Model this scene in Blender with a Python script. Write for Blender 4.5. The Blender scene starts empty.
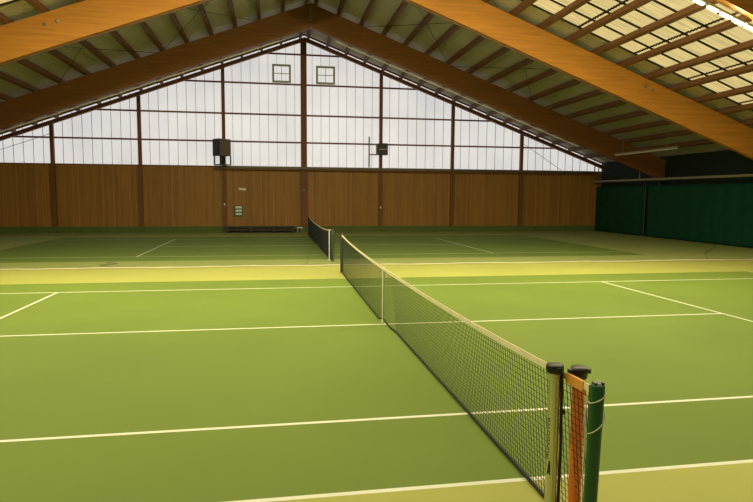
import bpy, bmesh, math, random
from mathutils import Vector, Matrix
random.seed(7)
C = bpy.context.scene.collection
SC = bpy.context.scene

# ------------------------------------------------------------------ camera
cd = bpy.data.cameras.new('camera'); cam = bpy.data.objects.new('camera', cd); C.objects.link(cam)
F, CH, CX, CY = 589.9, 2.128, -1.788, -9.510
YAW, PITCH, ROLL = 0.173798, 0.0932125, 0.00671140
cd.sensor_width = 36.0; cd.sensor_fit = 'HORIZONTAL'; cd.lens = F / 753.0 * 36.0
cd.clip_start = 0.05; cd.clip_end = 300
fw = Vector((math.sin(YAW)*math.cos(PITCH), math.cos(YAW)*math.cos(PITCH), -math.sin(PITCH)))
r0 = Vector((math.cos(YAW), -math.sin(YAW), 0)); u0 = r0.cross(fw)
rr = r0*math.cos(ROLL) + u0*math.sin(ROLL); uu = -r0*math.sin(ROLL) + u0*math.cos(ROLL)
cam.matrix_world = Matrix(((rr.x, uu.x, -fw.x, CX), (rr.y, uu.y, -fw.y, CY), (rr.z, uu.z, -fw.z, CH), (0, 0, 0, 1)))
SC.camera = cam
# ------------------------------------------------------------------ world, exposure, light levels
w = bpy.data.worlds.new('world'); SC.world = w; w.use_nodes = True
w.node_tree.nodes['Background'].inputs['Color'].default_value = (0.75, 0.85, 1.0, 1)
w.node_tree.nodes['Background'].inputs['Strength'].default_value = 0.3
SC.view_settings.view_transform = 'Standard'; SC.view_settings.look = 'None'
SC.view_settings.exposure = 0.0; SC.view_settings.gamma = 1.0; SC.view_settings.use_curve_mapping = False
LAMP_COL = (1.0, 0.89, 0.55)
LAMP_W = 200.0          # lit row of strip lights above the near court
ADDED_ROW_W = 85.0          # unseen row added overhead to light the near end of the court
OMNI = 0.5               # share of the lit row that spills sideways and up
GABLE_E = 0.71          # daylight through the gable sheets
SKY_E = 0.82            # emission strength of the roof light sheets

# ------------------------------------------------------------------ helpers
def S(r, g, b):
    def c(v):
        v /= 255.0
        return v/12.92 if v <= 0.04045 else ((v+0.055)/1.055)**2.4
    return (c(r), c(g), c(b), 1.0)

def mat(name, col, rough=0.6, metal=0.0, noise=None, bump=None, wave=None, emit=None, spec=0.5):
    """noise=(scale, amount, stretch_xyz); bump=(scale, strength); wave=(scale, axis, bump, amount)"""
    m = bpy.data.materials.new(name); m.use_nodes = True
    nt = m.node_tree; n = nt.nodes; L = nt.links; b = n['Principled BSDF']
    b.inputs['Base Color'].default_value = col; b.inputs['Roughness'].default_value = rough
    b.inputs['Metallic'].default_value = metal; b.inputs['Specular IOR Level'].default_value = spec
    tc = n.new('ShaderNodeTexCoord')
    colsock = None
    if noise:
        mp = n.new('ShaderNodeMapping'); L.new(tc.outputs['Object'], mp.inputs['Vector'])
        mp.inputs['Scale'].default_value = noise[2]
        nz = n.new('ShaderNodeTexNoise'); nz.inputs['Scale'].default_value = noise[0]
        nz.inputs['Detail'].default_value = 4; L.new(mp.outputs['Vector'], nz.inputs['Vector'])
        rp = n.new('ShaderNodeValToRGB'); a = noise[1]
        rp.color_ramp.elements[0].position = 0.3; rp.color_ramp.elements[1].position = 0.7
        rp.color_ramp.elements[0].color = (col[0]*(1-a), col[1]*(1-a), col[2]*(1-a), 1)
        rp.color_ramp.elements[1].color = (min(1, col[0]*(1+a)), min(1, col[1]*(1+a)), min(1, col[2]*(1+a)), 1)
        L.new(nz.outputs['Fac'], rp.inputs['Fac']); L.new(rp.outputs['Color'], b.inputs['Base Color'])
        colsock = rp.outputs['Color']
    hs = None
    if wave:
        wv = n.new('ShaderNodeTexWave'); wv.wave_type = 'BANDS'; wv.bands_direction = wave[1]
        wv.inputs['Scale'].default_value = wave[0]; L.new(tc.outputs['Object'], wv.inputs['Vector'])
        bp = n.new('ShaderNodeBump'); bp.inputs['Strength'].default_value = wave[2]; bp.inputs['Distance'].default_value = 0.03
        L.new(wv.outputs['Fac'], bp.inputs['Height']); L.new(bp.outputs['Normal'], b.inputs['Normal'])
    if bump:
        nz2 = n.new('ShaderNodeTexNoise'); nz2.inputs['Scale'].default_value = bump[0]
        L.new(tc.outputs['Object'], nz2.inputs['Vector'])
        bp = n.new('ShaderNodeBump'); bp.inputs['Strength'].default_value = bump[1]; bp.inputs['Distance'].default_value = 0.02
        L.new(nz2.outputs['Fac'], bp.inputs['Height']); L.new(bp.outputs['Normal'], b.inputs['Normal'])
    if emit:
        b.inputs['Emission Strength'].default_value = emit[1]
        b.inputs['Emission Color'].default_value = emit[0]
        if colsock and len(emit) > 2: L.new(colsock, b.inputs['Emission Color'])
    return m

class MB:
    def __init__(self): self.v = []; self.f = []; self.m = []; self.mi = 0; self.sm = []
    def add(self, vs, fs, smooth=False):
        o = len(self.v); self.v += [tuple(x) for x in vs]
        for f in fs: self.f.append(tuple(i+o for i in f)); self.m.append(self.mi); self.sm.append(smooth)
    def hexa(self, p):   # 8 points: bottom 4 ccw, top 4 ccw
        self.add(p, [(3, 2, 1, 0), (4, 5, 6, 7), (0, 1, 5, 4), (1, 2, 6, 5), (2, 3, 7, 6), (3, 0, 4, 7)])
    def box(self, x0, x1, y0, y1, z0, z1):
        self.hexa([(x0, y0, z0), (x1, y0, z0), (x1, y1, z0), (x0, y1, z0), (x0, y0, z1), (x1, y0, z1), (x1, y1, z1), (x0, y1, z1)])
    def bar(self, a, b, w, h, up=(0, 0, 1)):
        a, b = Vector(a), Vector(b); d = (b-a).normalized(); up = Vector(up)
        if abs(d.dot(up)) > 0.99: up = Vector((1, 0, 0))
        s = d.cross(up).normalized(); u = s.cross(d).normalized()
        q = []
        for P in (a, b):
            q += [P - s*w/2 - u*h/2, P + s*w/2 - u*h/2, P + s*w/2 + u*h/2, P - s*w/2 + u*h/2]
        self.add(q, [(0, 1, 2, 3), (7, 6, 5, 4), (0, 4, 5, 1), (1, 5, 6, 2), (2, 6, 7, 3), (3, 7, 4, 0)])
    def tube(self, pts, r, n=8, close=False):
        pts = [Vector(p) for p in pts]; N = len(pts); rings = []
        ref = Vector((0, 0, 1))
        d0 = (pts[1]-pts[0]).normalized()
        if abs(d0.dot(ref)) > 0.9: ref = Vector((1, 0, 0))
        for i, P in enumerate(pts):
            d = (pts[min(i+1, N-1)]-pts[max(i-1, 0)]).normalized()
            s = d.cross(ref)
            if s.length < 1e-4: s = d.orthogonal()
            s.normalize(); u = s.cross(d)
            rings.append([P + s*r*math.cos(2*math.pi*k/n) + u*r*math.sin(2*math.pi*k/n) for k in range(n)])
        vs = [v for R in rings for v in R]; fs = []
        for i in range(N-1):
            for k in range(n):
                k2 = (k+1) % n
                fs.append((i*n+k, i*n+k2, (i+1)*n+k2, (i+1)*n+k))
        self.add(vs, fs, True)
        self.add(rings[0], [tuple(range(n-1, -1, -1))]); self.add(rings[-1], [tuple(range(n))])
    def lathe(self, prof, c=(0, 0, 0), n=20, axis='z'):
        vs = []; fs = []
        for (r, z) in prof:
            for k in range(n):
                a = 2*math.pi*k/n; p = (r*math.cos(a), r*math.sin(a), z)
                if axis == 'y': p = (p[0], p[2], -p[1])
                if axis == 'x': p = (p[2], p[1], -p[0])
                vs.append((c[0]+p[0], c[1]+p[1], c[2]+p[2]))
        for i in range(len(prof)-1):
            for k in range(n):
                k2 = (k+1) % n; fs.append((i*n+k, i*n+k2, (i+1)*n+k2, (i+1)*n+k))
        self.add(vs, fs, True)
        m = len(prof)-1
        self.add(vs[:n], [tuple(range(n-1, -1, -1))]); self.add(vs[m*n:], [tuple(range(n))])
    def build(self, name, mats, parent=None, origin=None):
        me = bpy.data.meshes.new(name)
        o0 = Vector(origin) if origin else Vector((0, 0, 0))
        me.from_pydata([tuple(Vector(v)-o0) for v in self.v], [], self.f)
        if not isinstance(mats, (list, tuple)): mats = [mats]
        for m in mats: me.materials.append(m)
        me.polygons.foreach_set('material_index', self.m); me.polygons.foreach_set('use_smooth', self.sm)
        me.update()
        bm = bmesh.new(); bm.from_mesh(me); bmesh.ops.recalc_face_normals(bm, faces=bm.faces); bm.to_mesh(me); bm.free()
        o = bpy.data.objects.new(name, me); C.objects.link(o); o.location = o0
        if parent: o.parent = parent
        return o

def bevel(o, w=0.006, seg=2):
    md = o.modifiers.new('bevel', 'BEVEL'); md.width = w; md.segments = seg; md.limit_method = 'ANGLE'; return o
def empty(name, loc=(0, 0, 0), rz=0):
    e = bpy.data.objects.new(name, None); C.objects.link(e); e.location = loc; e.rotation_euler = (0, 0, rz)
    e.empty_display_size = 0.2; return e
def tag(o, label, cat, group=None, kind=None):
    o['label'] = label; o['category'] = cat
    if group: o['group'] = group
    if kind: o['kind'] = kind
    return o
def struct(o): o['kind'] = 'structure'; return o
def dup(root, loc=None, rot=None, label=None):
    r = root.copy(); C.objects.link(r)
    if loc is not None: r.location = loc
    if rot is not None: r.rotation_euler = rot
    if label: r['label'] = label
    for ch in list(root.children):
        c = ch.copy(); C.objects.link(c); c.parent = r
        for g in list(ch.children):
            d = g.copy(); C.objects.link(d); d.parent = c
    return r
ORD = ['first', 'second', 'third', 'fourth', 'fifth', 'sixth', 'seventh', 'eighth', 'ninth', 'tenth', 'eleventh',
       'twelfth', 'thirteenth', 'fourteenth', 'fifteenth', 'sixteenth', 'seventeenth', 'eighteenth']

# ------------------------------------------------------------------ materials
M = {}
M['green'] = mat('court_green', S(108, 128, 50), 0.75, noise=(0.35, 0.07, (1, 1, 1)), spec=0.25)
M['yellow'] = mat('surround_yellow', S(166, 168, 88), 0.75, noise=(0.5, 0.05, (1, 1, 1)), spec=0.25)
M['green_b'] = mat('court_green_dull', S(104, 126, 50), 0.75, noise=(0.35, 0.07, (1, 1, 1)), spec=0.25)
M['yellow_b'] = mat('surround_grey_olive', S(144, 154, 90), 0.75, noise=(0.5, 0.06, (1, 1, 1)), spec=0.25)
M['line'] = mat('line_white', S(222, 222, 206), 0.7, spec=0.25)
M['wood'] = None
M['glulam'] = mat('glulam_timber', S(188, 127, 46), 0.5, noise=(1.2, 0.16, (0.5, 6, 9)), spec=0.3)
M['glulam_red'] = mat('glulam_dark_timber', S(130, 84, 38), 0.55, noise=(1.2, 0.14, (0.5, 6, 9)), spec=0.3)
M['purlin'] = mat('purlin_timber', S(116, 80, 50), 0.6, noise=(1.0, 0.15, (9, 0.5, 9)), spec=0.3)
M['frame_brown'] = mat('brown_post_timber', S(122, 76, 44), 0.6, noise=(1.0, 0.12, (9, 9, 0.6)), spec=0.3)
M['roof'] = mat('roof_sheet_grey_green', S(190, 180, 156), 0.7, wave=(1.9, 'Y', 0.6, 0), noise=(0.7, 0.08, (1, 1, 1)))
M['dark_wall'] = mat('dark_green_wall', S(16, 34, 25), 0.8, bump=(6, 0.2))
M['kick'] = mat('kick_green', S(84, 104, 40), 0.7, noise=(1, 0.08, (1, 1, 1)))
M['curtain'] = mat('curtain_green', S(10, 60, 37), 0.8, noise=(2.0, 0.12, (1, 1, 1)), bump=(40, 0.1), spec=0.2)
M['steel'] = mat('grey_steel', S(140, 138, 124), 0.45, 0.6)
M['track'] = mat('track_grey', S(98, 92, 74), 0.5, 0.3)
M['window_frame'] = mat('window_frame_grey', S(176, 172, 156), 0.5)
M['post_dark'] = mat('dark_green_paint', S(34, 50, 34), 0.5)
M['strip_brown'] = mat('strip_brown', S(104, 84, 52), 0.5)
M['strip_beige'] = mat('strip_beige', S(226, 214, 184), 0.5)
M['tan'] = mat('tan_band', S(214, 150, 60), 0.6)
M['black'] = mat('black_plastic', S(24, 22, 22), 0.35)
M['net'] = mat('net_cord', S(26, 34, 26), 0.7)
M['net_dark'] = mat('net_cord_black', S(20, 24, 22), 0.8)
M['band'] = mat('net_band', S(232, 222, 186), 0.7, noise=(6, 0.06, (1, 1, 1)))
M['alu'] = mat('aluminium', S(204, 208, 186), 0.25, 0.95)
M['orange'] = mat('orange_paint', S(252, 138, 56), 0.5, noise=(5, 0.06, (1, 1, 0.3)))
M['post_green'] = mat('green_paint', S(24, 84, 38), 0.35, noise=(8, 0.08, (1, 1, 0.4)))
M['rope'] = mat('white_rope', S(222, 216, 196), 0.8)
M['brown_tape'] = mat('brown_tape', S(70, 46, 26), 0.8)
M['white'] = mat('white_paint', S(228, 226, 218), 0.5)
M['sign_green'] = mat('sign_green', S(34, 84, 62), 0.5)
M['heater_dark'] = mat('heater_black', S(34, 36, 38), 0.5)
M['heater'] = mat('heater_brown_grey', S(104, 92, 78), 0.55, noise=(3, 0.06, (1, 1, 1)))
M['bench'] = mat('bench_dark', S(54, 46, 48), 0.5)
M['lens_off'] = mat('lens_off', S(150, 138, 104), 0.5)
M['tube_white'] = mat('tube_white', S(196, 190, 176), 0.4)
M['pipe'] = mat('pipe_olive_grey', S(138, 130, 104), 0.5)
M['thin_rope'] = mat('grey_rope', S(120, 122, 108), 0.8)
M['lens_on'] = mat('lens_lit', S(255, 244, 214), 0.4, emit=((1.0, 0.9, 0.66, 1), 2.0))
M['housing'] = mat('lamp_housing', S(200, 188, 160), 0.5)
M['dark_line'] = mat('dark_cord', S(112, 116, 66), 0.8)
M['seam'] = mat('sheet_seam', S(206, 202, 196), 0.6)
M['foam'] = mat('foam_filler', S(26, 20, 16), 0.9)

def wood_wall():
    m = bpy.data.materials.new('vertical_boarding'); m.use_nodes = True
    nt = m.node_tree; n = nt.nodes; L = nt.links; b = n['Principled BSDF']; b.inputs['Roughness'].default_value = 0.55
    b.inputs['Specular IOR Level'].default_value = 0.3
    tc = n.new('ShaderNodeTexCoord'); sx = n.new('ShaderNodeSeparateXYZ'); L.new(tc.outputs['Object'], sx.inputs['Vector'])
    dv = n.new('ShaderNodeMath'); dv.operation = 'DIVIDE'; dv.inputs[1].default_value = 0.14; L.new(sx.outputs['X'], dv.inputs[0])
    fl = n.new('ShaderNodeMath'); fl.operation = 'FLOOR'; L.new(dv.outputs[0], fl.inputs[0])
    fr = n.new('ShaderNodeMath'); fr.operation = 'FRACT'; L.new(dv.outputs[0], fr.inputs[0])
    wn = n.new('ShaderNodeTexWhiteNoise'); wn.noise_dimensions = '1D'; L.new(fl.outputs[0], wn.inputs['W'])
    mp = n.new('ShaderNodeMapping'); mp.inputs['Scale'].default_value = (7, 7, 0.5); L.new(tc.outputs['Object'], mp.inputs['Vector'])
    nz = n.new('ShaderNodeTexNoise'); nz.inputs['Scale'].default_value = 1.5; nz.inputs['Detail'].default_value = 5; L.new(mp.outputs['Vector'], nz.inputs['Vector'])
    ad = n.new('ShaderNodeMath'); ad.operation = 'MULTIPLY_ADD'; ad.inputs[1].default_value = 0.45; L.new(wn.outputs['Value'], ad.inputs[0]); L.new(nz.outputs['Fac'], ad.inputs[2])
    rp = n.new('ShaderNodeValToRGB'); L.new(ad.outputs[0], rp.inputs['Fac'])
    rp.color_ramp.elements[0].position = 0.3; rp.color_ramp.elements[0].color = S(138, 98, 41)
    rp.color_ramp.elements[1].position = 1.0; rp.color_ramp.elements[1].color = S(166, 120, 56)
    gp = n.new('ShaderNodeMath'); gp.operation = 'LESS_THAN'; gp.inputs[1].default_value = 0.07; L.new(fr.outputs[0], gp.inputs[0])
    mx = n.new('ShaderNodeMix'); mx.data_type = 'RGBA'; mx.inputs['B'].default_value = S(116, 78, 34)
    L.new(gp.outputs[0], mx.inputs['Factor']); L.new(rp.outputs['Color'], mx.inputs['A']); L.new(mx.outputs['Result'], b.inputs['Base Color'])
    return m
M['wood'] = wood_wall()

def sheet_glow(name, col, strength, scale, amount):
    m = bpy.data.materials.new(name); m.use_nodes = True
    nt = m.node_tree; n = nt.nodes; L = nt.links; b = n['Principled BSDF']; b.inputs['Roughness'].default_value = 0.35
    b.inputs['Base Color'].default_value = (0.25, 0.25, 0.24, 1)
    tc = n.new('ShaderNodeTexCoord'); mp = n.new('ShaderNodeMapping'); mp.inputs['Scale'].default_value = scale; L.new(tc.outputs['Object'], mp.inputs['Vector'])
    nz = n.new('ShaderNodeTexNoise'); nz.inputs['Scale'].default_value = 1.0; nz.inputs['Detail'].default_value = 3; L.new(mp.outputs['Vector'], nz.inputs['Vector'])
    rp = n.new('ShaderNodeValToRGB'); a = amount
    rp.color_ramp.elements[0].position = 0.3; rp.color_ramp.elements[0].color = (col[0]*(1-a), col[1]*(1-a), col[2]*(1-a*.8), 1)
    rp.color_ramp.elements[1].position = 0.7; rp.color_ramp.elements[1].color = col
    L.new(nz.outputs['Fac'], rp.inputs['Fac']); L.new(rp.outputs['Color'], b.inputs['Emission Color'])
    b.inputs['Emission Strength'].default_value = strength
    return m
M['gable_sheet'] = sheet_glow('gable_daylight_sheet', (1.0, 0.97, 0.94, 1), GABLE_E, (0.5, 0.5, 0.35), 0.14)
M['sky_sheet'] = sheet_glow('yellow_rooflight_sheet', (1.0, 0.77, 0.30, 1), SKY_E, (0.9, 22.0, 0.9), 0.5)  # yellow emission with streaks running down the slope

# ------------------------------------------------------------------ hall dimensions
WY = 25.2; BY = -20.6; HX = 18.8; RX = 0.05; SL = 0.37
ZP = 11.05; ZR = 11.27; ZL = 9.95           # purlin underside, roof sheet, rafter underside (at the ridge)
FR = [3.2, 11.1, 19.05]; FT = 0.2           # front faces of the glulam frames, thickness
FB = -4.7
def zat(z0, x): return z0 - SL*abs(x-RX)

# floor: one mesh, carpet fields and painted lines as faces
LW = 0.05
def court_rects(D, ends):
    bx, sl, sg, db = 11.885, 6.40, 4.115, 5.485
    R = []
    if ends: R.append((-bx, bx, D-db-LW/2, D-db+LW/2))
    for s in (-1, 1):
        R.append((-bx, bx, D+s*sg-LW/2, D+s*sg+LW/2))
        R.append((s*sl-LW/2, s*sl+LW/2, D-sg, D+sg))
        if ends: R.append((s*bx-LW/2, s*bx+LW/2, D-db, D+db))
    R.append((-sl, sl, D-LW/2, D+LW/2))
    return R
D2 = 15.75; CORD = 8.34
rects = court_rects(0, True) + court_rects(D2, False)
xs = sorted({-HX, HX, -11.885, 11.885, *[r[i] for r in rects for i in (0, 1)]}); ys = sorted({BY, WY, CORD, *[r[i] for r in rects for i in (2, 3)], -5.485, 5.485, D2-5.485, D2+5.485})
fl = MB(); vs = [(x, y, 0.0) for y in ys for x in xs]; nx = len(xs)
fl.v = vs
for j in range(len(ys)-1):
    for i in range(nx-1):
        mx_, my_ = (xs[i]+xs[i+1])/2, (ys[j]+ys[j+1])/2
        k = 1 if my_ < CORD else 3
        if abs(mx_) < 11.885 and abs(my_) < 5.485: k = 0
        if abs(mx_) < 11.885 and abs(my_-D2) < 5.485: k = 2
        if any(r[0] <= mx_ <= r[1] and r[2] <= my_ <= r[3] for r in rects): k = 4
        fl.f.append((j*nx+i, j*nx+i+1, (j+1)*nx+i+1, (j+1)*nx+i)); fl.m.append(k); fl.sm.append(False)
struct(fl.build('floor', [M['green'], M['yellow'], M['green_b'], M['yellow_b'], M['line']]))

# walls
b = MB(); b.box(-HX, HX, WY, WY+0.12, 0.34, 3.70); struct(b.build('wall_far', M['wood']))
b = MB(); b.box(-HX, HX, WY-0.03, WY+0.12, 0.0, 0.34); struct(b.build('baseboard_far', M['kick']))
b = MB(); b.box(HX, HX+0.15, BY, WY+0.15, 0, zat(ZR, HX)); struct(b.build('wall_right', M['dark_wall']))
b = MB(); b.box(-HX-0.15, -HX, BY, WY+0.15, 0, zat(ZR, HX)); struct(b.build('wall_left', M['dark_wall']))
b = MB(); b.box(-HX, HX, BY-0.15, BY, 0, 3.70); struct(b.build('wall_behind', M['wood']))

# roof, with an opening on each slope for the roof lights
SKY0, SKY1, SKX0, SKX1 = 4.02, 10.15, 2.40, 17.55
def slab(mb, s, x0, x1, y0, y1, z0=ZR, t=0.06):
    P = [(RX+s*x0, y0), (RX+s*x1, y0), (RX+s*x1, y1), (RX+s*x0, y1)]
    mb.hexa([(x, y, zat(z0, x)) for x, y in P] + [(x, y, zat(z0, x)+t) for x, y in P])
for s, nm in ((-1, 'ceiling_left'), (1, 'ceiling_right')):
    b = MB()
    slab(b, s, 0, HX+.4, BY-.15, SKY0); slab(b, s, 0, HX+.4, SKY1, WY+.3)
    slab(b, s, 0, SKX0, SKY0, SKY1); slab(b, s, SKX1, HX+.4, SKY0, SKY1)
    o = b.build(nm, M['roof']); struct(o)

# gable glazing, bay by bay (far end seen in the photograph, near end unseen, added for its glow)
COLS = [-17.9, -13.44, -8.97, -4.48, 0.0, 4.50, 8.89, 13.30]
GZ = [5.15, 6.70, 8.42, 10.10]
wn = 0
def glazing(y, name, sgn):
    edges = [-HX] + COLS + [HX]
    for a, c in zip(edges[:-1], edges[1:]):
        b = MB()
        xsn = sorted({a, c, *([RX] if a < RX < c else [])})
        for x0, x1 in zip(xsn[:-1], xsn[1:]):
            za, zb = zat(ZR-.09, x0), zat(ZR-.09, x1)
            if min(za, zb) < 3.75: continue
            b.hexa([(x0, y, 3.70), (x1, y, 3.70), (x1, y+.04, 3.70), (x0, y+.04, 3.70), (x0, y, za), (x1, y, zb), (x1, y+.04, zb), (x0, y+.04, za)])
        b.mi = 1
        k = max(1, round((c-a)/0.52)); st = (c-a)/k
        for i in range(1, k):
            x = a+st*i
            b.box(x-.011, x+.011, y-.02*sgn-.02, y-.02*sgn+.02, 3.70, zat(ZR-.10, x))
        global wn
        wn += 1
        struct(b.build('window_%d' % wn, [M['gable_sheet'], M['seam']]))
glazing(WY+.08, 'far', 1)
glazing(BY-.12, 'near', -1)  # unseen rear glazing, added so its glow reaches the near beams
for i, s in enumerate((-1, 1)):
    b = MB(); xa, xb = RX, RX+s*HX; y0, y1 = WY+.05, WY+.15
    b.hexa([(xa, y0, zat(ZR-.085, xa)), (xb, y0, zat(ZR-.085, xb)), (xb, y1, zat(ZR-.085, xb)), (xa, y1, zat(ZR-.085, xa)),
            (xa, y0, zat(ZR-.005, xa)), (xb, y0, zat(ZR-.005, xb)), (xb, y1, zat(ZR-.005, xb)), (xa, y1, zat(ZR-.005, xa))])
    struct(b.build('trim_%d' % (i+1), M['frame_brown']))
# roof lights
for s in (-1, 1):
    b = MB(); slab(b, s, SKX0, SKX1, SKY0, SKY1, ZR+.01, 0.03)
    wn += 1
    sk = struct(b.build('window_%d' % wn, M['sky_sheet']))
    q = MB(); yb = SKY1
    while yb > SKY0:
        q.bar((RX+s*SKX0, yb, zat(ZR, RX+s*SKX0)-.02), (RX+s*SKX1, yb, zat(ZR, RX+s*SKX1)-.02), 0.045, 0.05); yb -= 0.875
    q.build('glazing_bar', M['foam'], sk)
    q = MB()                                            # toothed foam fillers where two sheets overlap
    for k in range(2, 17, 2):
        x = RX+s*(0.22+1.08*k-.16); y = SKY0+.1
        while y < SKY1-.1:
            q.box(x-.05, x+.05, y, y+.075, zat(ZR, x)-.04, zat(ZR, x)+.0); y += 0.15
    q.build('foam_filler', M['foam'], sk)
# two small opening windows high in the gable
for x0, x1 in ((-1.76, -0.71), (0.72, 1.81)):
    wn += 1
    b = MB(); y = WY+.03; z0, z1 = 8.50, 9.52; t = .11
    b.box(x0, x1, y-.05, y+.05, z0, z0+t); b.box(x0, x1, y-.05, y+.05, z1-t, z1)
    b.box(x0, x0+t, y-.05, y+.05, z0+t, z1-t); b.box(x1-t, x1, y-.05, y+.05, z0+t, z1-t)
    fr = struct(b.build('window_%d' % wn, M['window_frame']))
    q = MB(); q.box(x0+t, x1-t, y+.01, y+.03, z0+t, z1-t); q.build('pane', M['gable_sheet'], fr)
    q = MB(); zc = (z0+z1)/2; xc = (x0+x1)/2
    q.box(x0+t, x1-t, y-.02, y+.008, zc-.02, zc+.02); q.box(xc-.015, xc+.015, y-.02, y+.008, z0+t, zc-.021); q.box(xc-.015, xc+.015, y-.02, y+.008, zc+.021, z1-t)
    q.build('glazing_bar', M['window_frame'], fr)

# ------------------------------------------------------------------ gable posts, rails and rake beams
names = ['outermost timber post at the left end of the gable wall', 'brown timber gable post, second from the left corner',
         'brown timber gable post, third from the left corner', 'brown timber gable post behind the boxy black heater',
         'tall brown timber gable post under the ridge between two small windows', 'brown timber gable post beside the small dark wall box',
         'brown timber gable post, third from the right corner', 'brown timber gable post, second from the right corner by the low end of glazing']
for x, lb in zip(COLS, names):
    wdt = .34 if x == 0 else .18
    b = MB(); b.box(x-wdt/2, x+wdt/2, WY-.20, WY-.01, 0.34, zat(ZP-.13, x))
    tag(b.build('gable_post', M['frame_brown'], origin=(x, WY-.1, 0)), lb, 'post', 'timber posts of the gable wall')
for z, lb in zip([3.73]+GZ, ['dark timber rail along the top of the wooden boarding', 'thin brown rail across the glazing, lowest above the boarding',
                    'thin brown rail across the glazing, second above the boarding', 'thin brown rail just below the two small windows',
                    'short brown rail across the glazing just above the two small windows']):
    half = (ZP-.27-z)/SL+.45 if z > 4 else HX-.05
    half = min(half, HX-.05)
    b = MB(); h = .09 if z > 4 else .07
    b.box(RX-half, RX+half, WY-.009, WY+.045, z-h/2, z+h/2)
    tag(b.build('gable_rail', M['frame_brown'], origin=(RX, WY, z)), lb, 'rail', 'rails across the gable glazing')
for s, lb in ((-1, 'left'), (1, 'right')):
    b = MB()
    P = [(RX, ZP-.27), (RX+s*HX, zat(ZP-.27, RX+s*HX))]
    (xa, za), (xb, zb) = P
    y0, y1 = WY-.42, WY-.205
    b.hexa([(xa, y0, za), (xb, y0, zb), (xb, y1, zb), (xa, y1, za), (xa, y0, za+.20), (xb, y0, zb+.20), (xb, y1, zb+.20), (xa, y1, za+.20)])
    tag(b.build('rake_beam', M['frame_brown'], origin=(RX, WY-.1, ZP)), 'dark sloping timber along the %s top edge of the gable glazing' % lb, 'beam', 'rake beams of the gable')

# ------------------------------------------------------------------ glulam frames
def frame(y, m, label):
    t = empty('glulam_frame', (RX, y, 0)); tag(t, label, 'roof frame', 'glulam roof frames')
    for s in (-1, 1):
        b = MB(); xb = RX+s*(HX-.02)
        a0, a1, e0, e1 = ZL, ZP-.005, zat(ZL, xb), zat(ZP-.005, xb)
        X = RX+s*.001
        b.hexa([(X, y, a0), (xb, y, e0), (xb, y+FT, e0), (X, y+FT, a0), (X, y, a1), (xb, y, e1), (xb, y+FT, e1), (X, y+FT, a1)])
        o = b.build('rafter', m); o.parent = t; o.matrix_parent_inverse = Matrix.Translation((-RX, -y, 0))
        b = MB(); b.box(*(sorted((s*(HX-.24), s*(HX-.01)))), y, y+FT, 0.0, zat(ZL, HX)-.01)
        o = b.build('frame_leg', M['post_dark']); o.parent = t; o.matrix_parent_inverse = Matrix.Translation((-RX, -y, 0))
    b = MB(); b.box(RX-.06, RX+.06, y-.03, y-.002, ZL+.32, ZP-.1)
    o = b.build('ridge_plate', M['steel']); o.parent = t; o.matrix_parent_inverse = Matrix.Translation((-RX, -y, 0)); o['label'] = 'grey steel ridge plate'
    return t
def bolts(t, y, pts):
    for x, z in pts:
        b = MB(); b.lathe([(.012, -.05), (.05, -.045), (.06, -.01), (.06, -.002)], (x, y, z), 14, 'y')
        o = b.build('bolt', M['steel']); o.parent = t; o.matrix_parent_inverse = Matrix.Translation((-RX, -y, 0))
frame(FB, M['glulam'], 'glued timber roof frame directly above the near end of the court')
frame(FR[0], M['glulam'], 'glued timber roof frame carrying the lit strip lights at top right')
f1 = frame(FR[1], M['glulam'], 'bright orange glued timber roof frame spanning above the middle of the hall')
bolts(f1, FR[1], [(-8.78, 7.42), (-8.43, 7.53), (12.35, 6.18), (12.05, 6.3)])
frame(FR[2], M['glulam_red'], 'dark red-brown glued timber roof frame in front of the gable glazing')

# ------------------------------------------------------------------ purlins
for s, side in ((-1, 'left'), (1, 'right')):
    for k in range(17):
        x = RX+s*(0.22+1.08*k); z = zat(ZP, x)
        b = MB(); hw = .07
        y0, y1 = BY+.05, WY-.005
        xa, xb = x-hw, x+hw
        b.hexa([(xa, y0, zat(ZP, xa)), (xb, y0, zat(ZP, xb)), (xb, y1, zat(ZP, xb)), (xa, y1, zat(ZP, xa)),
                (xa, y0, zat(ZR-.055, xa)), (xb, y0, zat(ZR-.055, xb)), (xb, y1, zat(ZR-.055, xb)), (xa, y1, zat(ZR-.055, xa))])
        tag(b.build('roof_purlin', M['purlin'], origin=(x, 0, z)), 'timber purlin under the %s roof slope, %s down from the ridge' % (side, ORD[k]), 'purlin', 'roof purlins')

# thin steel bracing rods under the roof, between the two far frames
for s, side in ((-1, 'left'), (1, 'right')):
    for j, (xa, xb) in enumerate(((2.4, 6.7), (6.8, 11.1))):
        for q, (p0, p1) in enumerate(((xa, xb), (xb, xa))):
            A = (RX+s*p0, FR[1]+.25, zat(ZP-.05-.03*q, RX+s*p0)); B_ = (RX+s*p1, FR[2]-.05, zat(ZP-.05-.03*q, RX+s*p1))
            b = MB(); b.tube([A, B_], .012, 6)
            tag(b.build('bracing_rod', M['black'], origin=A), 'thin bracing rod under %s roof slope, %s cross from ridge, %s rod' %
                (side, 'first' if j == 0 else 'second', 'outward running' if q == 0 else 'inward running'), 'rod', 'roof bracing rods')
for s, side in ((-1, 'left'), (1, 'right')):
    b = MB(); A = (s*17.7 if s < 0 else 15.9, WY-.214, 3.80); B_ = (s*13.4, WY-.214, 5.35)
    b.tube([A, B_], .012, 6); tag(b.build('bracing_rod', M['black'], origin=A), 'thin diagonal steel rod across the glazing at the %s end' % side, 'rod', 'gable bracing rods')

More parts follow.
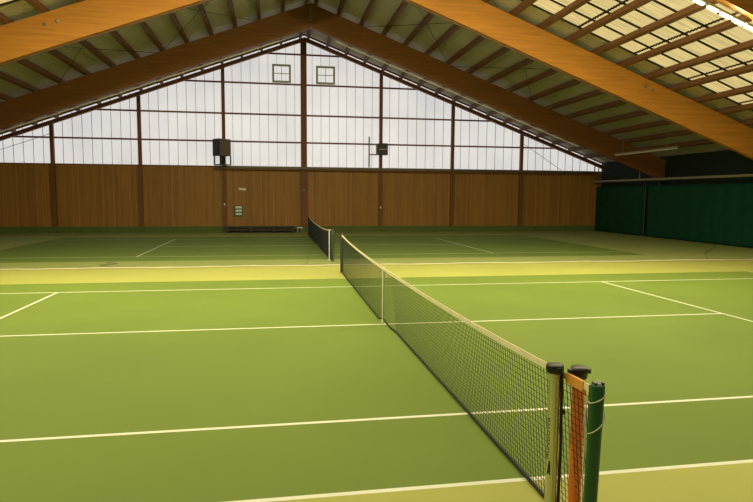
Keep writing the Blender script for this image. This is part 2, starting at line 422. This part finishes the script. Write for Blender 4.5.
# ------------------------------------------------------------------ strip lights under the frames
ang = math.atan(SL)
def strip_proto(lit, label, look):
    t = empty('strip_light'); tag(t, label, 'light', 'lit strip lights' if lit else 'unlit strip lights')
    L_ = 1.80/math.cos(ang)-.04
    b = MB(); hh = .058 if lit else .02; L_ += 0 if lit else .035; b.box(-L_/2, L_/2, -hh, hh, .0, .05 if lit else .03); bevel(b.build('housing', M['housing'] if lit else look, t), .008)
    n = 5 if lit else 1; st = L_/n
    for i in range(n):
        g = .04 if lit else .003; hw = .045 if lit else .02
        b = MB(); x0 = -L_/2+st*i+g; b.box(x0, x0+st-2*g, -hw, hw, -.055 if lit else -.02, -.001)
        bevel(b.build('lens', M['lens_on'] if lit else look, t), .012)
    return t
protos = {}
def strips(y, lit, watt, where, count=7, tilt=0.0, look=None, drop=.04):
    for s, side in ((-1, 'left'), (1, 'right')):
        for k in range(count):
            x = RX+s*(1.2+.9+1.8*k); z = zat(ZL, x)-(.11 if lit else drop)
            lb = '%s strip light under the %s, %s slope, %s from the ridge' % ('lit' if lit else 'unlit', where, side, ORD[k])
            key = 'lit' if lit else look.name
            if key not in protos: protos[key] = t = strip_proto(lit, lb, look)
            else: t = dup(protos[key], label=lb)
            t.location = (x, y, z); t.rotation_euler = (0, s*ang, 0)
            if lit:
                ld = bpy.data.lights.new('strip_light_glow', 'AREA'); ld.shape = 'RECTANGLE'; ld.size = 1.8; ld.size_y = .10
                ld.energy = watt; ld.color = LAMP_COL
                lo = bpy.data.objects.new('strip_light_glow', ld); C.objects.link(lo); lo.location = (x, y, z-.07)
                lo.rotation_euler = (tilt, s*ang, 0)
                if tilt > .1:
                    ld = bpy.data.lights.new('strip_light_spill', 'POINT'); ld.energy = watt*OMNI; ld.color = LAMP_COL; ld.shadow_soft_size = .1
                    lo = bpy.data.objects.new('strip_light_spill', ld); C.objects.link(lo); lo.location = (x, y+.12, z-.18)
strips(FR[0]+FT+.10, True, LAMP_W, 'nearest visible roof frame', 5, math.radians(14))
strips(FB+FT+.10, True, ADDED_ROW_W, 'unseen frame overhead, added light', 5, math.radians(5))  # added row out of view, lighting the near court and beam face
strips(FR[1]+FT-.05, False, 0, 'bright orange roof frame', look=M['strip_brown'])
strips(FR[2]+FT-.06, False, 0, 'dark far roof frame', look=M['strip_beige'], drop=.12)

# long unlit tube light hanging on the right
t = empty('tube_light', (15.5, 16.1, 4.30)); tag(t, 'long unlit tube light hung on wires above the right-hand curtain', 'light')
b = MB(); b.box(-.05, .05, -2.4, 2.4, 0, .06); bevel(b.build('batten', M['pipe'], t), .01)
b = MB(); b.tube([(0, -2.35, -.03), (0, 2.35, -.03)], .028, 10); b.build('tube', M['tube_white'], t)
for y in (-1.7, 1.7):
    b = MB(); b.tube([(0, y, .06), (0, y, zat(ZR-.07, 15.5)-4.30)], .012, 6); b.build('hanging_wire', M['steel'], t)

# ------------------------------------------------------------------ right-hand curtain, its rail, seam rope
def curtain(y0, y1, label, ph):
    t = empty('curtain', (18.36, (y0+y1)/2, 0)); tag(t, label, 'curtain', 'green curtains along the right wall')
    ny = int((y1-y0)/.1); nz = 22; b = MB(); vs = []; ztop = 2.74
    for side in (0, 1):
        for j in range(nz+1):
            z = .02+(ztop-.02)*j/nz
            for i in range(ny+1):
                y = y0+(y1-y0)*i/ny
                fold = .028*math.sin(y*7.3+ph+.5*math.sin(y*1.7)) + .018*math.sin(y*17.1+z*.6)
                fold *= .55+.45*(1-z/ztop)
                sw = 0
                for (yc, wd, dep) in ((14.6, 2.6, 1.75), (10.6, 2.6, 1.7), (6.2, 2.6, 1.7), (22.3, 2.2, 1.5)):
                    d = (y-yc)/wd
                    if abs(d) < 1:                       # heavy drape sagging between fixings
                        for q in range(3):
                            zc = ztop-(dep-.42*q)*(1-d*d)*.95-.15
                            sw += .045*math.exp(-((z-zc)/.11)**2)*(1-d*d)
                x = -fold-sw+(.012 if side else 0)
                vs.append((x, y-(y0+y1)/2, z))
    fs = []; W_ = ny+1; O = W_*(nz+1)
    for j in range(nz):
        for i in range(ny):
            a = j*W_+i; fs.append((a, a+1, a+W_+1, a+W_)); fs.append((O+a, O+a+W_, O+a+W_+1, O+a+1))
    for i in range(ny):
        fs.append((i, O+i, O+i+1, i+1)); a = nz*W_+i; fs.append((a, a+1, O+a+1, O+a))
    for j in range(nz):
        a = j*W_; fs.append((a, a+W_, O+a+W_, O+a)); a = j*W_+ny; fs.append((a, O+a, O+a+W_, a+W_))
    b.add(vs, fs, True); b.build('fabric', M['curtain'], t)
    b = MB(); b.tube([(.0, y0-(y0+y1)/2, ztop+.02), (.0, y1-(y0+y1)/2, ztop+.02)], .025, 8); b.build('top_hem', M['curtain'], t)
    n = max(2, int((y1-y0)/1.2))
    for i in range(n):
        y = y0+.4+(y1-y0-.8)*i/(n-1)-(y0+y1)/2
        b = MB(); b.tube([(0, y, ztop+.03), (-.10, y, 2.9), (-.19, y, 3.03)], .008, 5); b.build('curtain_tie', M['black'], t)
curtain(19.9, 25.0, 'dark green curtain panel in the far right corner by the wooden wall', 0.3)
curtain(-3.0, 19.8, 'long dark green curtain with sagging drape along the right wall', 1.9)
t = empty('curtain_rail', (18.1, 11, 3.1)); tag(t, 'pale round pipe running level above the green curtains', 'rail')
b = MB(); b.tube([(0, -14, 0), (0, 13.9, 0)], .062, 12); b.build('pipe', M['pipe'], t)
for y in (-10, -6, -2, 2, 6, 8.5, 13.2):
    b = MB(); b.tube([(0.02, y, .03), (.4, y, .12), (.68, y, .12)], .02, 8); b.build('wall_bracket', M['black'], t)
for y, nm in ((13.85, 'a'), (13.4, 'b')):
    b = MB(); b.tube([(0, y, .07), (0, y, 1.0)], .03, 8); b.build('end_upright', M['track'], t)
b = MB(); b.tube([(18.24, 19.85, .02), (18.25, 19.85, 1.5), (18.25, 19.85, 2.9)], .006, 6)
tag(b.build('rope', M['thin_rope'], origin=(18.24, 19.85, 0)), 'pale vertical rope hanging at the joint of the two green curtains', 'rope')
b = MB(); b.tube([(18.1, 20.2, 3.18), (18.1, 20.2, 4.15)], .025, 8)
tag(b.build('hanging_rod', M['steel'], origin=(18.1, 20.2, 3.18)), 'thin steel rod rising from the curtain pipe to the dark frame', 'rod')

# ------------------------------------------------------------------ things on the gable wall
t = empty('ledge_track', (0, WY-.3, 3.62)); tag(t, 'grey track running along the top of the wooden boarding', 'rail')
b = MB(); b.box(-5.0, 17.95, -.06, .06, .0, .14); bevel(b.build('channel', M['track'], t), .015)
b = MB(); b.box(-5.0, 17.95, -.03, .03, -.07, -.002); b.build('lower_rail', M['frame_brown'], t)
for i, x in enumerate((-4.8, -2.2, 2.2, 6.7, 11.0, 15.5)):
    b = MB(); b.box(x-.04, x+.04, .06, .289, .03, .09); b.build('bracket', M['track'], t)

t = empty('fan_heater', (-4.52, WY-.72, 3.765), math.radians(40)); tag(t, 'boxy black and brown-grey heater on a stand above the boarding', 'heater')
b = MB(); b.box(-.36, .36, -.3, .3, .50, 1.42); bevel(b.build('body', M['heater'], t), .02)
b = MB(); b.box(-.42, -.362, -.29, .29, .50, 1.42)
for i in range(9): b.box(-.45, -.421, -.27, .27, .56+.09*i, .60+.09*i)
b.build('grille', M['heater_dark'], t)
for x, y in ((-.34, -.28), (.34, -.28), (.34, .28), (-.34, .28)):
    b = MB(); b.box(x-.025, x+.025, y-.025, y+.025, 0, .499); b.build('stand_leg', M['heater_dark'], t)
b = MB(); b.box(-.09, .09, -.09, .09, .05, .499); b.build('outlet_pipe', M['heater_dark'], t)
b = MB(); b.box(-.36, .36, -.3, .3, -.0, .049); b.build('base_frame', M['track'], t)

t = empty('wall_box', (4.35, WY-.35, 4.5)); tag(t, 'small dark box with a thin upright pole on a frame bracket', 'box')
b = MB(); b.box(-.05, .50, -.2, .1, .0, .68); bevel(b.build('body', M['heater_dark'], t), .02)
b = MB(); b.box(-.04, .49, -.22, -.2, .31, .35); b.build('trim_strip', M['steel'], t)
b = MB(); b.box(-.6, -.051, -.04, .04, .0, .06); b.box(-.6, -.051, -.04, .04, .60, .66); b.box(-.17, -.051, -.04, .04, .061, .599)
b.build('bracket_frame', M['track'], t)
b = MB(); b.tube([(-.58, 0, -.72), (-.58, 0, 1.05)], .04, 8); b.build('pole', M['track'], t)

t = empty('notice_board', (-3.72, WY-.03, .9)); tag(t, 'small green notice board with three white strips on the wooden wall', 'sign')
b = MB(); b.box(-.26, .26, -.02, .03, 0, .62); bevel(b.build('board', M['sign_green'], t), .01)
for z in (.08, .27, .46):
    b = MB(); b.box(-.18, .18, -.03, -.021, z, z+.12); b.build('notice_strip', M['white'], t)
b = MB(); b.box(-3.70, -3.30, WY-.03, WY-.001, 2.40, 2.52)
o = b.build('wall_plate', M['white'], origin=(-3.5, WY, 2.46)); o.rotation_euler = (0, math.radians(5), 0)
tag(o, 'small white plate stuck high on the wooden wall above the green notice board', 'plate')
t = empty('hook', (0.0, WY-.2, 2.42)); tag(t, 'small round pale fitting on the central gable post', 'hook')
b = MB(); b.lathe([(.02, -.07), (.07, -.06), (.08, 0)], (0, 0, 0), 14, 'y'); b.build('knob', M['steel'], t)
for x, z, lb in ((-4.48, 1.55, 'tiny pale switch on the post left of the green notice board'), (4.5, 1.4, 'tiny pale switch on the post beside the wall box bay')):
    b = MB(); b.box(x-.04, x+.04, WY-.23, WY-.2, z, z+.1)
    tag(b.build('switch', M['white'], origin=(x, WY-.2, z)), lb, 'switch')

t = empty('bench', (-2.36, WY-.55, 0)); tag(t, 'long low dark bench at the foot of the wooden wall', 'bench')
b = MB(); b.box(-2.1, 1.8, -.2, .2, .30, .37); bevel(b.build('seat', M['bench'], t), .01)
b = MB(); b.box(-2.0, 1.75, -.1, .1, .12, .2); b.build('stretcher', M['bench'], t)
for x in (-1.95, -.65, .65, 1.7):
    b = MB(); b.box(x-.05, x+.05, -.18, .18, 0, .299); b.build('leg', M['bench'], t)
t = empty('step_stool', (-.28, WY-.6, 0)); tag(t, 'small white stool standing at the right end of the bench', 'stool')
b = MB(); b.box(-.17, .17, -.15, .15, .26, .31); bevel(b.build('top', M['white'], t), .015)
for x, y in ((.12, -.12), (.12, .12), (-.12, .12), (-.12, -.12)):
    b = MB(); b.box(x-.025, x+.025, y-.025, y+.025, 0, .259); b.build('leg', M['steel'], t)

# ------------------------------------------------------------------ nets
def net_top(y, zc, ze, half): return zc + (ze-zc)*(abs(y)/half)**3.0
def net_lean(y): return .085*min(1, max(0, (abs(y)-.05)/.6)) if y < 0 else 0.0
def net_bottom(y): return .03 + .09*max(0, 1-abs(y)/.35)
def tennis_net(yc, ya, yb, label, zc, ze, m, strap, r=.0016, lift=0):
    """hangs along Y from ya to yb (relative to the centre)"""
    half = max(-ya, yb)
    t = empty('tennis_net', (0, yc, 0)); tag(t, label, 'net', 'tennis nets')
    top = lambda y: net_top(y, zc, ze, half)
    bot = net_bottom
    b = MB()
    n = int((yb-ya)/.045)
    for i in range(n+1):
        y = ya+(yb-ya)*i/n; jit = .003*math.sin(i*2.1)
        ln = net_lean(y) if strap else 0; pts = [(ln, y, bot(y)), (ln/2, y+jit, (bot(y)+top(y))/2), (0, y, top(y)-.05)]
        for p0, p1 in zip(pts[:-1], pts[1:]): b.bar(p0, p1, 2*r, 2*r, (1, 0, 0))
    rows = 21; seg = 56
    for j in range(rows):
        f = (j+.5)/rows
        for i in range(seg):
            q = []
            for k in (i, i+1):
                y = ya+(yb-ya)*k/seg; q.append(((net_lean(y) if strap else 0)*(1-f), y, bot(y)+(top(y)-.05-bot(y))*f))
            b.bar(q[0], q[1], 2*r, 2*r)
    b.build('netting', m, t)
    def strip(z0f, z1f, th):
        q = MB(); N = 64; vs = []
        for i in range(N+1):
            y = ya+(yb-ya)*i/N
            vs += [(-th, y, z0f(y)), (th, y, z0f(y)), (th*.7, y, z1f(y)), (-th*.7, y, z1f(y))]
        fs = []
        for i in range(N):
            for k in range(4):
                k2 = (k+1) % 4; fs.append((i*4+k, i*4+k2, (i+1)*4+k2, (i+1)*4+k))
        q.add(vs, fs); q.add(vs[:4], [(0, 1, 2, 3)]); q.add(vs[-4:], [(3, 2, 1, 0)])
        return q
    strip(lambda y: top(y)-.042, lambda y: top(y), .005).build('headband', M['band'], t)
    q = MB(); q.tube([(net_lean(ya+(yb-ya)*i/80) if strap else 0, ya+(yb-ya)*i/80, bot(ya+(yb-ya)*i/80)-.012) for i in range(81)], .014, 6); q.build('bottom_cord', M['net_dark'], t)
    if strap:
        q = MB(); y0, y1 = ya+.06, ya+.26  # tan box round the near end of the headband
        q.hexa([(-.011, y0, top(y0)-.058), (.011, y0, top(y0)-.058), (.011, y1, top(y1)-.058), (-.011, y1, top(y1)-.058),
                (-.009, y0, top(y0)+.003), (.009, y0, top(y0)+.003), (.009, y1, top(y1)+.003), (-.009, y1, top(y1)+.003)])
        o = q.build('tan_band_end', M['tan'], t); o['label'] = 'tan end of the headband'
        q = MB(); q.box(-.012, -.009, -.036, .036, .10, zc+.004); q.box(.009, .012, -.036, .036, .10, zc+.004); q.box(-.012, .012, -.036, .036, zc+.0045, zc+.008)
        q.build('centre_strap', M['white'], t)
        q = MB(); q.tube([(0, 0, .10), (-.01, -.03, .05), (-.03, -.05, .015)], .014, 8); q.build('strap_anchor', M['rope'], t)
    q = MB(); q.box(-.006, .006, ya-.03, ya-.001, bot(ya), top(ya)); q.box(-.006, .006, yb+.001, yb+.03, bot(yb), top(yb)); q.build('side_tape', M['brown_tape'], t)
    if strap:                               # the far half is pulled a little towards its post
        for ch in t.children:
            for v in ch.data.vertices:
                if v.co.y > 0: v.co.x += .011*v.co.y
    return t
tennis_net(0, -6.46, 6.60, 'tennis net with cream headband across the near court', .95, 1.06, M['net'], True)
tennis_net(D2, -6.35, 6.35, 'dark sagging tennis net across the far court', .88, 1.06, M['net_dark'], False, r=.003).location.x = .08

# near end of the near net: white post, orange post, green post
t = empty('net_post', (-.055, -6.14, 0)); tag(t, 'shiny aluminium net post with a round black cap and dark lettering', 'post')
b = MB(); b.lathe([(.036, 0), (.036, 1.03)], n=24); b.build('pole', M['alu'], t)
b = MB(); b.lathe([(.045, 1.03), (.052, 1.036), (.055, 1.05), (.055, 1.075), (.05, 1.084), (.02, 1.086)], n=26); b.build('cap', M['black'], t)
for dy, s_ in ((.053, 1), (-.053, -1)):
    b = MB(); b.box(-.02, .02, min(dy, dy+.016*s_), max(dy, dy+.016*s_), 1.045, 1.075); b.build('cap_lug', M['black'], t)
b = MB(); b.tube([(.040, -.020, 1.03), (.044, -.022, .7), (.047, -.024, .55), (.044, -.022, .3), (.044, -.022, .02)], .010, 6); b.tube([(.05, -.024, .80), (.056, -.027, .77)], .014, 8); b.build('strap', M['black'], t)
# lettering wraps the camera side of the pole
def text_on_post(txt, size, face_ang, z0, parent):
    cu = bpy.data.curves.new('lettering', 'FONT'); cu.body = txt; cu.size = size; cu.space_character = 1.1
    o = bpy.data.objects.new('lettering_curve', cu); C.objects.link(o)
    bpy.context.view_layer.update()
    dg = bpy.context.evaluated_depsgraph_get(); me = bpy.data.meshes.new_from_object(o.evaluated_get(dg))
    bpy.data.objects.remove(o); bpy.data.curves.remove(cu)
    bm = bmesh.new(); bm.from_mesh(me); bmesh.ops.subdivide_edges(bm, edges=[e for e in bm.edges if e.calc_length() > .008], cuts=2)
    g = bmesh.ops.extrude_face_region(bm, geom=bm.faces[:]); 
    for v in [x for x in g['geom'] if isinstance(x, bmesh.types.BMVert)]: v.co.z += .0012
    for v in bm.verts:                      # text x runs up the post, text y runs round it
        a = face_ang + (-v.co.y)/.0366
        R_ = .0366 + v.co.z
        v.co = Vector((R_*math.cos(a), R_*math.sin(a), z0+v.co.x*1.42))
    bmesh.ops.recalc_face_normals(bm, faces=bm.faces); bm.to_mesh(me); bm.free()
    me.materials.clear(); me.materials.append(M['black'])
    q = bpy.data.objects.new('lettering', me); C.objects.link(q); q.parent = parent; return q
FACE = math.radians(216)

text_on_post('MUNDOWA', .033, FACE, .475, t)
b = MB()
for i in range(6):                                  # slanted flag emblem under the lettering
    z0 = .375+i*.015; a0 = FACE-.34+.05*i; a1 = FACE+.28
    q = []
    for R_ in (.0362, .0374):
        q += [(R_*math.cos(a0), R_*math.sin(a0), z0), (R_*math.cos(a1), R_*math.sin(a1), z0), (R_*math.cos(a1), R_*math.sin(a1), z0+.0151), (R_*math.cos(a0+.05), R_*math.sin(a0+.05), z0+.0151)]
    b.hexa(q)
b.build('emblem', M['black'], t)

t = empty('net_post', (.075, -6.205, 0)); tag(t, 'orange net post with a black cap, seen through the end of the net', 'post')
b = MB(); b.lathe([(.039, 0), (.039, 1.01)], n=24); b.build('pole', M['orange'], t)
b = MB(); b.lathe([(.045, 1.01), (.05, 1.015), (.05, 1.04), (.054, 1.045), (.055, 1.07), (.05, 1.08), (.02, 1.082)], n=26); b.build('cap', M['black'], t)
for sx in (-1, 1):
    b = MB(); b.box(min(sx*.053, sx*.07), max(sx*.053, sx*.07), -.018, .018, 1.04, 1.068); b.build('cap_lug', M['black'], t)

t = empty('net_post', (0.0, -6.545, 0)); tag(t, 'dark green round net post with white rope at the near end', 'post'); t.rotation_euler = (.045, 0, 0); t.location.y = -6.497
b = MB(); b.lathe([(.039, 0), (.039, 1.075), (.036, 1.085), (.030, 1.085), (.030, 1.05), (.001, 1.05)], n=26); b.build('pole', M['post_green'], t)
b = MB(); b.lathe([(.006, -.012), (.022, -.012), (.016, -.004), (.016, .004), (.022, .012), (.006, .012)], (0, 0, 1.075), 16, 'x'); b.build('pulley', M['steel'], t)
for x in (-.028, .016):
    b = MB(); b.box(x, x+.012, -.02, .02, 1.051, 1.098); b.build('pulley_cheek', M['black'], t)
b = MB(); P = Vector((0, -6.545, 0)); pts = [P+Vector((-.03, .045, .97))]
for k in range(9):
    a = math.radians(175+k*18); pts.append(P+Vector((.0435*math.cos(a), .0435*math.sin(a), .975+.06*(k/8)**1.3)))
pts += [P+Vector((.043, -.005, 1.045)), P+Vector((.034, .0, 1.085)), P+Vector((.004, 0, 1.10))]
b.tube(pts, .0032, 6)
pts = []
for k in range(12):
    a = math.radians(165+k*17); pts.append(P+Vector((.0435*math.cos(a), .0435*math.sin(a), .795+.13*(k/11)**1.4)))
b.tube(pts, .003, 6)
pts = [P+Vector((-.045, .05, 1.0)), P+Vector((-.035, .055, .93)), P+Vector((-.045, .05, .85)), P+Vector((-.03, .058, .7)), P+Vector((-.04, .055, .5)), P+Vector((-.03, .058, .3)), P+Vector((-.035, .055, .1))]
b.tube(pts, .004, 6)
tag(b.build('rope', M['rope'], origin=(0, -6.545, 1)), 'thin white rope looped round the dark green net post', 'rope')

# other posts
for (x, y, h, lb) in ((.075, 6.68, 1.07, 'dark green net post at the far end of the near net'),
                      (.08, 9.33, 1.06, 'dark green net post at the near end of the far net'),
                      (.08, 22.17, 1.06, 'dark green net post at the far end of the far net')):
    t = empty('net_post', (x, y, 0)); tag(t, lb, 'post', 'plain green net posts')
    b = MB(); b.lathe([(.04, 0), (.04, h), (.03, h+.012)], n=18); b.build('pole', M['post_dark'], t)
    b = MB(); b.lathe([(.05, 0.001), (.06, .001), (.06, .02), (.045, .03)], n=18); b.build('floor_collar', M['steel'], t)
t = empty('singles_stick', (.03, 9.85, 0)); tag(t, 'thin white stick propping the near end of the far net', 'stick')
b = MB(); b.lathe([(.018, 0), (.018, 1.0)], n=12); b.build('pole', M['white'], t)
b = MB(); b.lathe([(.05, 0), (.05, .012), (.02, .015)], n=16); b.build('foot', M['white'], t)

# cords lying on the floor
pts = [(-18.0+.4*i, CORD+.05*math.sin(i*.7)+.03*math.sin(i*2.3), .022) for i in range(91)]
b = MB(); b.tube(pts, .014, 6)
tag(b.build('divider_cord', M['rope'], origin=(0, CORD, 0)), 'long pale cord lying across the floor between the two courts', 'cord')
pts = [(-18.0+.4*i, CORD+.19+.05*math.sin(i*.7+.6)+.04*math.sin(i*1.9), .014) for i in range(91)]
b = MB(); b.tube(pts, .012, 6)
tag(b.build('lead_line', M['dark_line'], origin=(0, CORD+.08, 0)), 'thin dark line lying beside the pale cord between the courts', 'cord')
b = MB(); b.tube([(.16, 18.7, .012), (-.1, 15.2, .012), (-.42, 12.2, .012), (-.56, 10.9, .012), (-.72, 9.2, .012), (-.85, 8.55, .012), (-1.1, 8.5, .012)], .011, 6)
tag(b.build('floor_cord', M['dark_line'], origin=(-.5, 11, 0)), 'thin dark cord on the floor running from the far net to the pale cord', 'cord')
b = MB(); b.tube([(18.2, 14.6, .012), (17.2, 13.2, .012), (16.0, 12.0, .012), (14.6, 10.6, .012), (13.4, 9.0, .012), (13.0, 8.55, .012)], .014, 6)
tag(b.build('floor_cord', M['dark_line'], origin=(16, 12, 0)), 'thin dark cord on the floor running from the long curtain to the pale cord', 'cord')
b = MB(); b.tube([(-6.9, 9.9, .012), (-6.5, 9.5, .012), (-6.9, 9.1, .012), (-6.6, 8.75, .012), (-6.0, 8.6, .012), (-5.8, 8.75, .012)], .013, 6)
tag(b.build('floor_cord', M['dark_line'], origin=(-6.5, 9, 0)), 'short curled cord end on the floor left of the far net', 'cord')
